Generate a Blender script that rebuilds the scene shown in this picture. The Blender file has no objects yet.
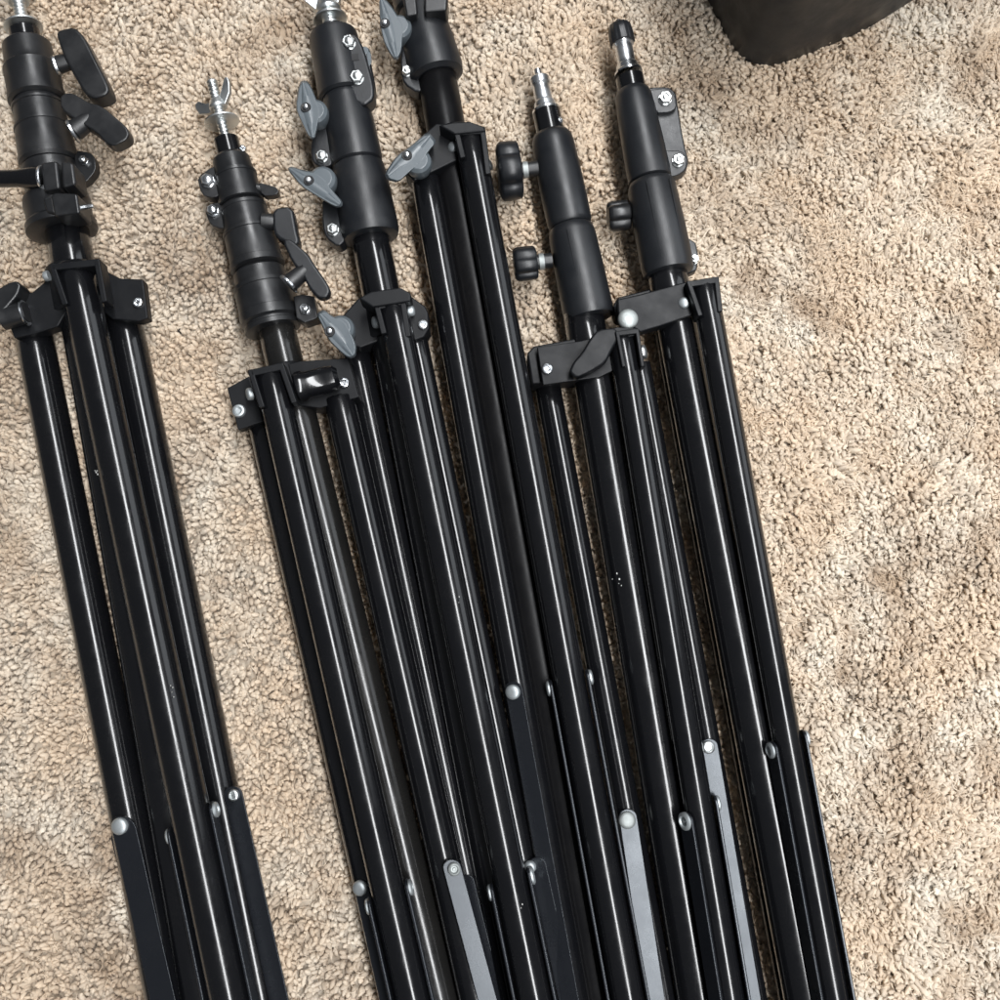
import bpy, math, random
import numpy as np
from mathutils import Vector
R = math.radians
random.seed(7); rng = np.random.default_rng(11)
scene = bpy.context.scene

# ---------------------------------------------------------------- camera, light, exposure
S = 0.0006          # metres per unit (one unit = one photo pixel on the carpet under the lens axis)
D = 1000.0          # camera distance in units
FP = 1000.0         # focal length in pixels
TILT = R(7.0)
cd = bpy.data.cameras.new('camera'); cam = bpy.data.objects.new('camera', cd)
scene.collection.objects.link(cam); scene.camera = cam
fwd = Vector((0, math.sin(TILT), -math.cos(TILT))); upv = Vector((0, math.cos(TILT), math.sin(TILT))); rgt = Vector((1, 0, 0))
CAM = -fwd * D
cam.location = CAM * S; cam.rotation_euler = (TILT, 0, 0)
cd.sensor_width = 36; cd.lens = 36 * FP / 1000; cd.clip_start = 0.02; cd.clip_end = 50
cd.dof.use_dof = True; cd.dof.focus_distance = 0.585; cd.dof.aperture_fstop = 10

w = bpy.data.worlds.new('World'); scene.world = w; w.use_nodes = True
w.node_tree.nodes['Background'].inputs[0].default_value = (0.90, 0.94, 1.0, 1)
w.node_tree.nodes['Background'].inputs[1].default_value = 0.115

def area(name, loc, target, sx, sy, power, col, roll=0):
    l = bpy.data.lights.new(name, 'AREA'); l.shape = 'RECTANGLE'; l.size = sx; l.size_y = sy; l.energy = power; l.color = col
    o = bpy.data.objects.new(name, l); scene.collection.objects.link(o); o.location = loc
    q = (Vector(target) - Vector(loc)).to_track_quat('-Z', 'Y'); o.rotation_mode = 'QUATERNION'; o.rotation_quaternion = q
    return o
sl = area('ceiling_strip_lamp', (0.57, -0.05, 2.0), (0.57, -0.05, 0), 0.42, 4.4, 158, (0.975, 0.985, 1.0))
sl.rotation_mode = 'XYZ'; sl.rotation_euler = (0, R(-16), R(11.5))
area('window_light', (2.2, 1.2, 1.5), (0, 0, 0), 2.2, 1.6, 24, (0.90, 0.95, 1.0))

scene.view_settings.view_transform = 'Standard'; scene.view_settings.look = 'None'
scene.view_settings.exposure = 0.0; scene.view_settings.gamma = 1.0
scene.view_settings.use_curve_mapping = False
scene.cycles.max_bounces = 8

# ---------------------------------------------------------------- geometry of the view
def P(px, py, h):
    """world point (units) at height h seen at photo pixel px,py"""
    d = fwd + rgt * ((px - 500) / FP) + upv * ((500 - py) / FP)
    return CAM + d * ((h - CAM.z) / d.z)
def kk(p): return (p - CAM).dot(fwd) / D
def proj(p):
    q = p - CAM; z = q.dot(fwd)
    return 500 + FP * q.dot(rgt) / z, 500 - FP * q.dot(upv) / z

class Frame:
    """a: along the stand towards its feet, r: across to the right, n: up"""
    def __init__(s, x0, y0, h0, x1, y1, h1):
        s.O = P(x0, y0, h0); s.E = P(x1, y1, h1)
        s.a = (s.E - s.O).normalized(); s.r = Vector((0, 0, 1)).cross(s.a).normalized(); s.n = s.a.cross(s.r).normalized()
        if s.n.z < 0: s.n = -s.n
        s.k = kk((s.O + s.E) / 2)
    def at(s, y, u=0, w=0):
        """axis point that shows at photo row y, moved u right, w up"""
        t = (y - 100.0)
        for _ in range(12):
            p = s.O + s.a * t; e = proj(p)[1] - y
            t -= e * 1.02
        return s.O + s.a * t + (s.r * u + s.n * w) * s.k
    def pl(s, px, py, w=0):
        """pixel projected on the plane through the axis, w above it"""
        o = s.O + s.n * (w * s.k)
        d = fwd + rgt * ((px - 500) / FP) + upv * ((500 - py) / FP)
        return CAM + d * ((o - CAM).dot(s.n) / d.dot(s.n))

# ---------------------------------------------------------------- materials
def newmat(name):
    m = bpy.data.materials.new(name); m.use_nodes = True
    nt = m.node_tree; return m, nt, nt.nodes['Principled BSDF']
def nd(nt, typ, **kw):
    n = nt.nodes.new(typ)
    for k, v in kw.items():
        if k in n.inputs: n.inputs[k].default_value = v
        else: setattr(n, k, v)
    return n
def ramp(nt, src, a, b, ca, cb):
    r = nt.nodes.new('ShaderNodeValToRGB'); e = r.color_ramp.elements
    e[0].position = a; e[1].position = b; e[0].color = ca; e[1].color = cb
    nt.links.new(src, r.inputs[0]); return r
def g(v, a=1): return (v, v, v, a)
def plain(name, col, rough, metal=0.0, grain=0.0, gscale=2500, rvar=0.12, spec=0.5, dust=0.0, coat=None):
    m, nt, b = newmat(name); L = nt.links
    b.inputs['Metallic'].default_value = metal; b.inputs['Specular IOR Level'].default_value = spec
    if coat:
        b.inputs['Coat Weight'].default_value = .68; b.inputs['Coat Roughness'].default_value = coat; b.inputs['Specular IOR Level'].default_value = .16
    tc = nt.nodes.new('ShaderNodeTexCoord')
    n1 = nd(nt, 'ShaderNodeTexNoise', Scale=55.0, Detail=6.0, Roughness=0.65); L.new(tc.outputs['Object'], n1.inputs['Vector'])
    r1 = ramp(nt, n1.outputs['Fac'], 0.35, 0.7, g(max(rough - rvar * .5, .02)), g(rough + rvar)); L.new(r1.outputs[0], b.inputs['Roughness'])
    if coat:
        nc = nd(nt, 'ShaderNodeTexNoise', Scale=38.0, Detail=8.0, Roughness=0.7); L.new(tc.outputs['Object'], nc.inputs['Vector'])
        rc = ramp(nt, nc.outputs['Fac'], 0.42, 0.68, g(coat * .7), g(coat * 2.0)); 
        mp = nt.nodes.new('ShaderNodeMapping'); mp.inputs['Rotation'].default_value = (0, 0, R(-11.5)); mp.inputs['Scale'].default_value = (1, .03, 1); L.new(tc.outputs['Object'], mp.inputs['Vector'])
        ns = nd(nt, 'ShaderNodeTexNoise', Scale=1100.0, Detail=3.0, Roughness=.7); L.new(mp.outputs[0], ns.inputs['Vector'])
        rs_ = ramp(nt, ns.outputs['Fac'], 0.58, 0.72, g(0), g(.16)); ad = nt.nodes.new('ShaderNodeMath'); ad.operation = 'ADD'
        L.new(rc.outputs[0], ad.inputs[0]); L.new(rs_.outputs[0], ad.inputs[1]); L.new(ad.outputs[0], b.inputs['Coat Roughness'])
    n3 = nd(nt, 'ShaderNodeTexNoise', Scale=900.0, Detail=4.0, Roughness=0.8); L.new(tc.outputs['Object'], n3.inputs['Vector'])
    mx = nt.nodes.new('ShaderNodeMix'); mx.data_type = 'RGBA'
    mx.inputs[6].default_value = (*col, 1); dc = [c * (1 - dust) + dust * d for c, d in zip(col, (.16, .14, .12))]; mx.inputs[7].default_value = (*dc, 1)
    r3 = ramp(nt, n3.outputs['Fac'], 0.45, 0.78, g(0), g(1))
    mu = nt.nodes.new('ShaderNodeMath'); mu.operation = 'MULTIPLY'
    n4 = nd(nt, 'ShaderNodeTexNoise', Scale=30.0, Detail=3.0); L.new(tc.outputs['Object'], n4.inputs['Vector'])
    r4 = ramp(nt, n4.outputs['Fac'], 0.4, 0.7, g(0.1), g(1)); L.new(r3.outputs[0], mu.inputs[0]); L.new(r4.outputs[0], mu.inputs[1])
    L.new(mu.outputs[0], mx.inputs[0]); L.new(mx.outputs[2], b.inputs['Base Color'])
    if grain:
        n2 = nd(nt, 'ShaderNodeTexNoise', Scale=float(gscale), Detail=3.0); L.new(tc.outputs['Object'], n2.inputs['Vector'])
        bp = nd(nt, 'ShaderNodeBump', Strength=grain, Distance=0.0003); L.new(n2.outputs['Fac'], bp.inputs['Height']); L.new(bp.outputs[0], b.inputs['Normal'])
    return m
M = {}
M['tube'] = plain('gloss_black_paint', (.0035, .0037, .0045), .24, grain=.02, gscale=350, rvar=.12, dust=.03, coat=.10)
M['tube_dusty'] = plain('dusty_black_paint', (.0075, .0073, .007), .28, grain=.03, gscale=350, rvar=.15, dust=.08, coat=.13)
M['plastic'] = plain('black_plastic', (.008, .0085, .0095), .36, grain=.12, rvar=.16, dust=.05)
M['soft'] = plain('matte_black_plastic', (.0062, .0072, .0090), .40, grain=.22, gscale=1800, rvar=.10, dust=.05)
M['hub'] = plain('black_hub_plastic', (.0050, .0055, .0066), .44, grain=.10, rvar=.12, dust=.04, spec=.2)
M['grey'] = plain('grey_plastic', (.078, .092, .102), .34, grain=.08, rvar=.12, dust=.05)
M['steel'] = plain('zinc_steel', (.62, .64, .66), .24, metal=1.0, grain=.15, gscale=900, rvar=.2)
M['zinc'] = plain('bright_zinc', (.60, .62, .62), .34, metal=1.0, grain=.2, gscale=1200, rvar=.2)
M['rivet'] = plain('rivet_head', (.42, .45, .46), .50, metal=.85, grain=.15, gscale=900)
M['strut'] = plain('satin_black_strut', (.007, .0078, .0098), .27, grain=.02, rvar=.05, dust=.03)
M['strut'].node_tree.nodes['Principled BSDF'].inputs['Specular Tint'].default_value = (.88, .94, 1, 1)
M['bin'] = plain('scuffed_black_bin', (.0105, .0118, .0135), .46, grain=.08, gscale=500, rvar=.2, dust=.10, spec=.35)
M['dull'] = plain('dull_zinc', (.30, .32, .315), .55, metal=.7, grain=.5, gscale=500, rvar=.2)
M['tube_shaded'] = plain('shaded_black_paint', (.004, .004, .0045), .34, grain=.03, gscale=350, rvar=.12, dust=.04, spec=.12)  # tube paint with its highlight cut down, standing in for shade on one column
M['hole'] = plain('dark_recess', (.006, .006, .007), .6)

# ---------------------------------------------------------------- mesh tools (units in, metres out)
def link(name, verts, faces, mat, parent=None, smooth=True, sharp=35, bevel=0.0, seg=2):
    base = Vector(parent['base']) if parent is not None and 'base' in parent else (Vector(BASE) if parent is not None else Vector((0, 0, 0)))
    me = bpy.data.meshes.new(name)
    me.from_pydata([tuple((Vector(v) - base) * S) for v in verts], [], faces); me.update()
    if smooth:
        me.polygons.foreach_set('use_smooth', [True] * len(me.polygons)); me.set_sharp_from_angle(angle=R(sharp))
    me.materials.append(mat if not isinstance(mat, str) else M[mat])
    o = bpy.data.objects.new(name, me); scene.collection.objects.link(o)
    if parent is not None: o.parent = parent
    if bevel:
        b = o.modifiers.new('bevel', 'BEVEL'); b.width = bevel * S; b.segments = seg; b.limit_method = 'ANGLE'; b.angle_limit = R(35); b.harden_normals = True
    return o
BASE = (0, 0, 0)
class MB:
    def __init__(s): s.v = []; s.f = []
    def add(s, v, f):
        n = len(s.v); s.v += [Vector(q) for q in v]; s.f += [[i + n for i in q] for q in f]; return s
    def lathe(s, o, d, prof, seg=28, phase=0.0, rfun=None):
        """prof: (t, r) along direction d from o"""
        d = d.normalized(); h = Vector((0, 0, 1)) if abs(d.z) < .9 else Vector((1, 0, 0))
        e1 = d.cross(h).normalized(); e2 = d.cross(e1).normalized()
        v = []; f = []
        for t, r in prof:
            for i in range(seg):
                a = 2 * math.pi * i / seg + phase; rr = r * (rfun(a) if rfun else 1)
                v.append(o + d * t + (e1 * math.cos(a) + e2 * math.sin(a)) * rr)
        for j in range(len(prof) - 1):
            for i in range(seg):
                k = (i + 1) % seg; f.append([j * seg + i, (j + 1) * seg + i, (j + 1) * seg + k, j * seg + k])
        f.append(list(range(seg))); m = (len(prof) - 1) * seg; f.append([m + i for i in reversed(range(seg))])
        return s.add(v, f)
    def prism(s, pts, down):
        """pts: top outline, extruded by vector down"""
        n = len(pts); v = [Vector(p) for p in pts] + [Vector(p) + down for p in pts]
        f = [list(range(n)), [n + i for i in reversed(range(n))]] + [[i, n + i, n + (i + 1) % n, (i + 1) % n] for i in range(n)]
        nrm = (v[1] - v[0]).cross(v[2] - v[1])
        return s.add(v, f)
    def build(s, name, mat, parent, **kw):
        o = link(name, s.v, s.f, mat, parent, **kw)
        import bmesh
        b = bmesh.new(); b.from_mesh(o.data); bmesh.ops.recalc_face_normals(b, faces=b.faces); b.to_mesh(o.data); b.free()
        return o
def tag(o, label, cat, group=None):
    o['label'] = label; o['category'] = cat
    if group: o['group'] = group
def rot(outline, c, s=1.0):
    return [(c[0] + (x - c[0]) * s, c[1] + (y - c[1]) * s) for x, y in outline]
def smooth_outline(pts, it=2):
    for _ in range(it):
        q = []
        for i in range(len(pts)):
            a, b = pts[i], pts[(i + 1) % len(pts)]
            q += [(a[0] * .8 + b[0] * .2, a[1] * .8 + b[1] * .2), (a[0] * .2 + b[0] * .8, a[1] * .2 + b[1] * .8)]
        pts = q
    return pts

# ---------------------------------------------------------------- parts of a stand
def tube(par, name, x0, y0, h0, x1, y1, h1, r, mat='tube', ext=0, foot=False, wobble=None):
    A = P(x0, y0, h0); B = P(x1, y1, h1); d = (B - A).normalized(); r0 = r * kk(A); r1 = r0
    Lh = (B - A).length + ext
    prof = [(0, r0 * .80), (0, r0 * .93), (1.2, r0)]
    n = 24
    for i in range(1, n): prof.append((Lh * i / n, r0))
    prof += [(Lh - 1.2, r0), (Lh, r0 * .93), (Lh, r0 * .8)]
    o = MB().lathe(A, d, prof, 40).build(name, mat, par, sharp=60)
    if foot:
        MB().lathe(A + d * (Lh - 12), d, [(0, r0 * 1.02), (1, r0 * 1.22), (30, r0 * 1.3), (52, r0 * 1.25), (58, r0 * .9)], 28).build('rubber_foot', 'soft', o)
    return o, A, d, r0
def collar(par, F, name, prof, mat, seg=44, sharp=28):
    """prof: (photo row, radius px)"""
    o = F.at(prof[0][0]); pr = [(0, prof[0][1] * F.k * .72)]
    for y, r in prof: pr.append(((F.at(y) - o).length, r * F.k))
    pr.append((pr[-1][0], prof[-1][1] * F.k * .72))
    return MB().lathe(o, F.a, pr, seg).build(name, mat, par, sharp=sharp)
def plate(par, F, name, outline, w, th, mat, bevel=1.0, sm=0):
    if sm: outline = smooth_outline(outline, sm)
    return MB().prism([F.pl(x, y, w) for x, y in outline], -F.n * th * F.k).build(name, mat, par, bevel=bevel)
def hexbolt(par, F, x, y, w, r, name='bolt', mat='steel', n=None, hx=True, hh=5):
    n = n or F.n; o = F.pl(x, y, w); k = F.k; mb = MB()
    if hx:
        mb.lathe(o - n * 2, n, [(0, r * k * 1.02), (1.8 + .4, r * k * 1.02), (2.6, r * k * .95)], 24)
        mb.lathe(o, n, [(0, r * k * .98), (hh - 1, r * k * .98), (hh, r * k * .84)], 6, phase=random.random())
        mb.lathe(o + n * (hh - 1.5), n, [(0, r * k * .5), (3, r * k * .48), (3.6, r * k * .3)], 16)
    else:
        mb.lathe(o - n * 2, n, [(0, r * k), (3, r * k), (4.6, r * k * .86), (5.2, r * k * .6), (4.4, r * k * .5), (3.6, r * k * .3)], 24)
    return mb.build(name, mat, par, sharp=30)
def rivet(par, o, n, r, name='rivet', mat='rivet', dome=True):
    if dome: pr = [(-2, r * 1.0), (1.2, r), (2.6, r * .88), (3.5, r * .6), (3.8, r * .25)]
    else: pr = [(-2, r), (1.5, r), (2.6, r * .86), (3.0, r * .66), (2.2, r * .55), (.8, r * .5), (.8, r * .3), (2.0, r * .22)]
    return MB().lathe(o, n, pr, 26).build(name, mat, par, sharp=40)
def ring(par, o, n, r, name='steel_ring', mat='steel', th=2.5):
    return MB().lathe(o, n, [(0, r), (th * .4, r * 1.06), (th, r), (th, r * .8)], 28).build(name, mat, par, sharp=40)
def screw_thread(par, o, d, L, r, name='threaded_bolt', pitch=4.2):
    pr = []; t = 0
    pr.append((0, r * .6)); t = .6
    while t < L:
        pr += [(t, r * .74), (t + pitch * .4, r), (t + pitch * .6, r)]; t += pitch
    pr.append((L, r * .84))
    return MB().lathe(o, d, pr, 20).build(name, 'zinc', par, sharp=80)
def wing_nut(par, o, d, side, r, wings):
    """hub lathe plus two bent wings: wings = list of (side vector, length, lift)"""
    mb = MB(); mb.lathe(o, d, [(0, r * 1.5), (r * .4, r * 1.7), (r * 1.8, r * 1.25), (r * 1.9, r * .9)], 20)
    for sv, ln, lift, wd in wings:
        sv = sv.normalized(); t = d.cross(sv).normalized() * (r * .46)
        c = o + d * r * .3 + sv * r * .8
        pts = [c - d * r * .3, c + sv * ln * .35 + d * lift * .15 - d * wd * .25, c + sv * ln * .85 + d * lift * .72 - d * wd * .45, c + sv * ln + d * lift * .98 - d * wd * .2,
               c + sv * ln * .98 + d * lift * 1.12, c + sv * ln * .75 + d * lift * 1.1 + d * wd * .1, c + sv * ln * .35 + d * lift * .72, c + d * r * 1.3]
        mb.prism([p + t for p in pts], -2 * t)
    return mb.build('wing_nut', 'zinc', par, bevel=1.0, sharp=40)
def grey_knob(par, F, outline, w, boss, hole, ridge, br=11, name='wing_knob', mat='grey'):
    """outline of the wing in photo pixels; boss: pixel centre of the round body behind it"""
    k = F.k; mb = MB()
    out = smooth_outline(outline, 1)
    c = (sum(p[0] for p in outline) / len(outline), sum(p[1] for p in outline) / len(outline))
    top = [F.pl(x, y, w) for x, y in rot(out, c, .92)]; mid = [F.pl(x, y, w - 5) for x, y in out]; bot = [F.pl(x, y, w - 15) for x, y in rot(out, c, .94)]
    n = len(top); v = top + mid + bot; f = [list(range(n)), [2 * n + i for i in reversed(range(n))]]
    for L0 in (0, n):
        f += [[L0 + i, L0 + n + i, L0 + n + (i + 1) % n, L0 + (i + 1) % n] for i in range(n)]
    mb.add(v, f)
    b = F.pl(boss[0], boss[1], w - 14)
    mb.lathe(b - F.n * 9, F.n, [(0, br * k * .75), (6, br * k * .9), (15, br * k), (20, br * k * .93), (23, br * k * .7)], 28)
    o = mb.build(name, mat, par, bevel=.7, sharp=32)
    if ridge:
        (xa, ya), (xb, yb) = ridge
        A = F.pl(xa, ya, w - .6); B = F.pl(xb, yb, w - .6); dd = B - A; sd = F.n.cross(dd).normalized()
        q = MB()
        ws = [1.2, 3.2, 4.2, 3.2, 1.2]; nn = []
        prof = []
        for i, wd in enumerate(ws):
            p = A + dd * (i / 4); prof.append([p - sd * wd * 1.5, p - sd * wd * .5 + F.n * 1.9, p + sd * wd * .5 + F.n * 1.9, p + sd * wd * 1.5])
        vv = [p for row in prof for p in row]; ff = []
        for i in range(4):
            for j in range(3): ff.append([i * 4 + j, i * 4 + j + 1, (i + 1) * 4 + j + 1, (i + 1) * 4 + j])
        ff += [[0, 1, 2, 3], [16, 17, 18, 19]]
        q.add(vv, ff).build('knob_ridge', mat, o, bevel=.6)
    if hole:
        h = F.pl(hole[0], hole[1], w)
        MB().lathe(h - F.n * 1, F.n, [(0, 5.0 * k), (2.6, 5.0 * k), (3.0, 4.7 * k), (2.8, 3.6 * k)], 20).build('recess', 'hole', o)
        MB().lathe(h + F.n * 1.9, F.n, [(0, 2.9 * k), (1.8, 2.8 * k), (2.8, 2.0 * k), (3.1, .8 * k)], 16).build('screw', 'steel', o)
    return o
def side_knob(par, F, outline, w, half, stem, sr=7, name='clamp_knob', mat='plastic', st_mat='plastic', steel=None, bevel=3.0):
    """T knob lying in the stand's plane: outline in pixels, thickness 2*half; stem: two pixels"""
    o = MB().prism([F.pl(x, y, w + half) for x, y in smooth_outline(outline, 1)], -F.n * 2 * half * F.k).build(name, mat, par, bevel=bevel, seg=3)
    A = F.pl(stem[0][0], stem[0][1], w); B = F.pl(stem[1][0], stem[1][1], w)
    MB().lathe(A, B - A, [(0, sr * F.k * .8), (1, sr * F.k), ((B - A).length * .75, sr * F.k * .9), ((B - A).length, sr * F.k * .8)], 24).build('knob_stem', st_mat, o)
    if steel:
        A = F.pl(*steel[0], w); B = F.pl(*steel[1], w); ring(o, A, B - A, steel[2] * F.k, th=steel[3] if len(steel) > 3 else 2.5)
    return o
def strut(par, F, L0, L1, R0, R1, h, th=3.2, top=None, name='strut', ext=320, rv=None, rdome=True, mat='strut', tiltl=0, rr=8, rmat='rivet'):
    """flat bar seen from above: left edge L0->L1, right edge R0->R1 (pixels), at height h (units)"""
    a, b, c, d = P(*L0, h + tiltl), P(*L1, h + tiltl), P(*R1, h), P(*R0, h)
    e = ((b - a).normalized() + (c - d).normalized()).normalized()
    b = b + e * ext; c = c + e * ext
    mid = (a + d) / 2; wv = d - a
    arc = [mid - wv * .5 * math.cos(t) - e * wv.length * .42 * math.sin(t) for t in [math.pi * i / 10 for i in range(11)]]
    pts = arc + [c, b]
    o = MB().prism(pts, Vector((0, 0, -th))).build(name, mat, par, bevel=.7)
    if rv:
        nn = wv.cross(e).normalized(); nn = nn if nn.z > 0 else -nn
        q = P(rv[0], rv[1], h + tiltl * .5); rivet(o, q + nn * .5, nn, rr * kk(q), dome=rdome, mat=rmat)
    return o
def edge_strut(par, A, d, r0, y, sgn, up=0, ext=320, hgt=9, rr=7, gap=1.2, name='strut', roll=0.0):
    """bar riveted on one flank of a leg tube, seen edge-on"""
    r = Vector((0, 0, 1)).cross(d).normalized() * sgn; n = d.cross(r).normalized(); n = n if n.z > 0 else -n
    if roll:
        c, s_ = math.cos(roll), math.sin(roll); r, n = r * c + n * s_, n * c - r * s_
    t = 0.0
    for _ in range(14): t -= (proj(A + d * t)[1] - y) * 1.02
    q = A + d * t + r * (r0 + gap)
    ln = 1100 - y + ext - 100
    pts = []
    for i in range(9):
        a = math.pi * i / 8; pts.append(q + n * hgt * math.cos(a) - d * hgt * .9 * math.sin(a))
    pts += [q - n * hgt + d * ln, q + n * hgt + d * ln]
    o = MB().prism(pts, r * 3.0).build(name, 'strut', par, bevel=1.2, seg=3)
    rivet(o, q + r * 3.0, r, rr, dome=False, mat='rivet')
    return o
def clevis(par, F, pts, w0, w1, name='clevis', mat='hub', th=5.5):
    """U bracket round the top of the front leg: pts = left foot, left top, right top, right foot (pixels)"""
    lf, lt, rt, rf = [F.pl(*p, w1) for p in pts]; mb = MB(); dn = -F.n * (w1 - w0) * F.k; r = F.r * th * F.k; a = F.a * th * F.k * 1.25
    mb.prism([lt, lt + r, lf + r, lf], dn); mb.prism([rt - r, rt, rf, rf - r], dn)
    mb.prism([lt + r + F.a * .3 - r * .5, rt - r - F.a * .3 + r * .5, rt - r * .5 + a, lt + r * .5 + a], dn * .995 - F.n * .2)
    return mb.build(name, mat, par, bevel=1.2)

def stand(name, label, x, y, extra):
    global BASE
    e = bpy.data.objects.new(name, None); scene.collection.objects.link(e); e.empty_display_size = .02
    b = P(x, y, 0); b.z = 0; BASE = tuple(b); e.location = b * S; tag(e, label, 'light stand', 'folded light stands lying side by side on the carpet')
    return e

def lobed_knob(par, F, x0, x1, y, w, r, slope=-.12, lobes=5, amp=.12, sx=None, mat='soft', name='clamp_knob'):
    A = F.pl(x0, y, w); B = F.pl(x1, y + slope * (x1 - x0), w); L_ = (B - A).length; k = F.k
    o = MB().lathe(A, B - A, [(0, r * .62), (0, r * .8), (1.5, r * .93), (4, r), (L_ * .55, r), (L_ * .9, r * .97), (L_ - .8, r * .9), (L_, r * .75), (L_ - .5, r * .4)], 70, phase=.3,
                   rfun=lambda a: 1 + amp * (abs(math.cos(lobes * a / 2)) ** .6 * 2 - 1.3)).build(name, mat, par, sharp=50)
    C = F.pl(sx, y + slope * (sx - x0), w)
    MB().lathe(B - (B - A) * .1, C - B, [(0, 7.5), ((C - B).length + L_ * .1, 7.5)], 24).build('knob_stem', 'plastic', o)
    d = (C - B).normalized(); MB().lathe(B + d * 2, d, [(0, 7.7), (0, 8.1), (5, 8.1), (5, 7.7)], 20).build('steel_bush', 'dull', o)
    return o
def seam(par, F, y0, y1, u, r, name='mould_seam', mat='soft'):
    r *= F.k; w_ = math.sqrt(max(r * r - (u * F.k) ** 2, 0)); nn = (F.r * u * F.k + F.n * w_).normalized(); sd = F.a.cross(nn).normalized()
    a = F.at(y0) + nn * (r - .35); b = F.at(y1) + nn * (r - .35)
    return MB().prism([a + nn * .8 - sd * .45, b + nn * .8 - sd * .45, b + nn * .8 + sd * .45, a + nn * .8 + sd * .45], -nn * .8).build(name, mat, par, smooth=False)
def scuffs(par, spots, h, n, spread, size):
    for (x, y) in spots:
        mb = MB()
        for i in range(n):
            q = P(x + random.gauss(0, spread), y + random.gauss(0, spread * 2.2), h); q.z -= .25; m = random.randint(4, 6); s0 = random.uniform(.3, 1) * size
            mb.prism([q + Vector((math.cos(6.28 * j / m) * s0 * random.uniform(.5, 1.1), math.sin(6.28 * j / m) * s0 * random.uniform(.8, 1.8), 0)) for j in range(m)], Vector((0, 0, -1.6)))
        mb.build('paint_scuff', 'chip', par, smooth=False)
M['chip'] = plain('chipped_paint', (.42, .42, .40), .5)
# ================================================================ STAND far left
s = stand('light_stand', 'black light stand at the far left with a side lever and two black knobs', 66, 260, None)
F = Frame(24, 30, 30, 68, 260, 32)
tube(s, 'column', 66, 225, 32, 205, 1000, 30, 21, ext=300)
lL, A, d, r0 = tube(s, 'leg', 32, 326, 28, 166, 1000, 28, 18, ext=380, foot=True)
lR, A2, d2, r2 = tube(s, 'leg', 122, 312, 28, 262, 1000, 28, 18, ext=380, foot=True)
lF, A3, d3, r3 = tube(s, 'leg', 75, 266, 68, 230, 1000, 68, 18.5, ext=380, foot=True)
strut(s, F, (111, 826), (149, 1000), (136, 828), (176, 1000), 50, rv=(120, 826), rr=8.5, tiltl=-3)
scuffs(s, [(172, 690), (96, 470)], 84.5, 4, 2, .6)
strut(s, F, (111, 840), (149, 1000), (136, 842), (176, 1000), 9, name='strut')
strut(s, F, (224, 796), (268, 1000), (242, 793), (289, 1000), 50, rv=(234, 795), rdome=False, rr=6, tiltl=-3, rmat='zinc')
strut(s, F, (224, 810), (268, 1000), (242, 808), (289, 1000), 9)
edge_strut(s, A3, d3, r3, 830, -1); edge_strut(s, A3, d3, r3, 816, 1)
MB().lathe(F.at(268), F.a, [(0, 22), (2, 23.5), (30, 24), (46, 24), (48, 22)], 36).build('yoke', 'hub', s)
clevis(s, F, [(62, 305), (48, 264), (99, 258), (107, 301)], 34, 54)
wp = plate(s, F, 'yoke_wing', [(52, 270), (44, 282), (32, 292), (12, 296), (10, 328), (14, 338), (34, 334), (58, 326), (66, 312)], 18, 16, 'hub', bevel=1.5)
wq = plate(s, F, 'yoke_wing', [(98, 262), (108, 272), (120, 278), (143, 279), (148, 318), (139, 321), (112, 319), (104, 312)], 20, 14, 'hub', bevel=1.5)
hexbolt(wq, F, 138, 303, 20.5, 5.2, 'screw', hx=False)
rivet(wq, F.pl(106, 287, 27), F.r, 6 * F.k)
rivet(wp, F.pl(47, 276, 25), -F.r, 5 * F.k)
k = side_knob(s, F, [(-14, 318), (-16, 296), (14, 279), (21, 284), (18, 294), (8, 306), (-2, 316)], 26, 11, [(2, 318), (27, 312)], sr=12, steel=((24, 313), (28, 312), 12, 2))
# upper collars
MB().lathe(F.at(31), F.a, [(0, 12), (1, 15 * F.k), (22, 15 * F.k)], 32).build('inner_tube', 'tube', s)
st = screw_thread(s, F.at(-10), F.a, (F.at(30) - F.at(-10)).length, 6.6, 'threaded_bolt')
MB().lathe(F.at(26), F.a, [(0, 17.5), (.4, 18.8), (2.0, 18.8), (2.4, 17.5)], 36).build('washer', 'zinc', st)
wing_nut(st, F.at(3), F.a * -1, F.r, 7, [(F.r + F.n * .2, 16, 16, 9), (-F.r + F.n * .2, 16, 16, 9)])
collar(s, F, 'collar', [(44, 20), (47, 23.5), (62, 24.5), (66, 25), (68.5, 25.5), (70, 27), (95, 26.5), (95.6, 27.6), (101, 27.6), (103, 24)], 'plastic')
collar(s, F, 'collar', [(103, 23), (106, 24), (107, 25.6), (109, 25.6), (109.5, 24.6), (128, 25), (128.6, 27.2), (130.5, 27.2), (131, 26.4), (150, 27.5), (158, 27.6), (158.6, 28.6), (163, 28.6), (166, 26)], 'plastic')
collar(s, F, 'collar', [(166, 25), (168, 27), (196, 27), (199, 31), (206, 32), (212, 31), (222, 31), (225, 33.5), (231, 33.5), (233, 27)], 'plastic')
plate(s, F, 'clamp_lug', [(74, 150), (90, 152), (95, 158), (96, 170), (86, 182), (76, 184)], 5, 12, 'plastic', sm=1)
hexbolt(s, F, 84, 161, 5.5, 4.2, 'screw', hx=True)
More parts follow.
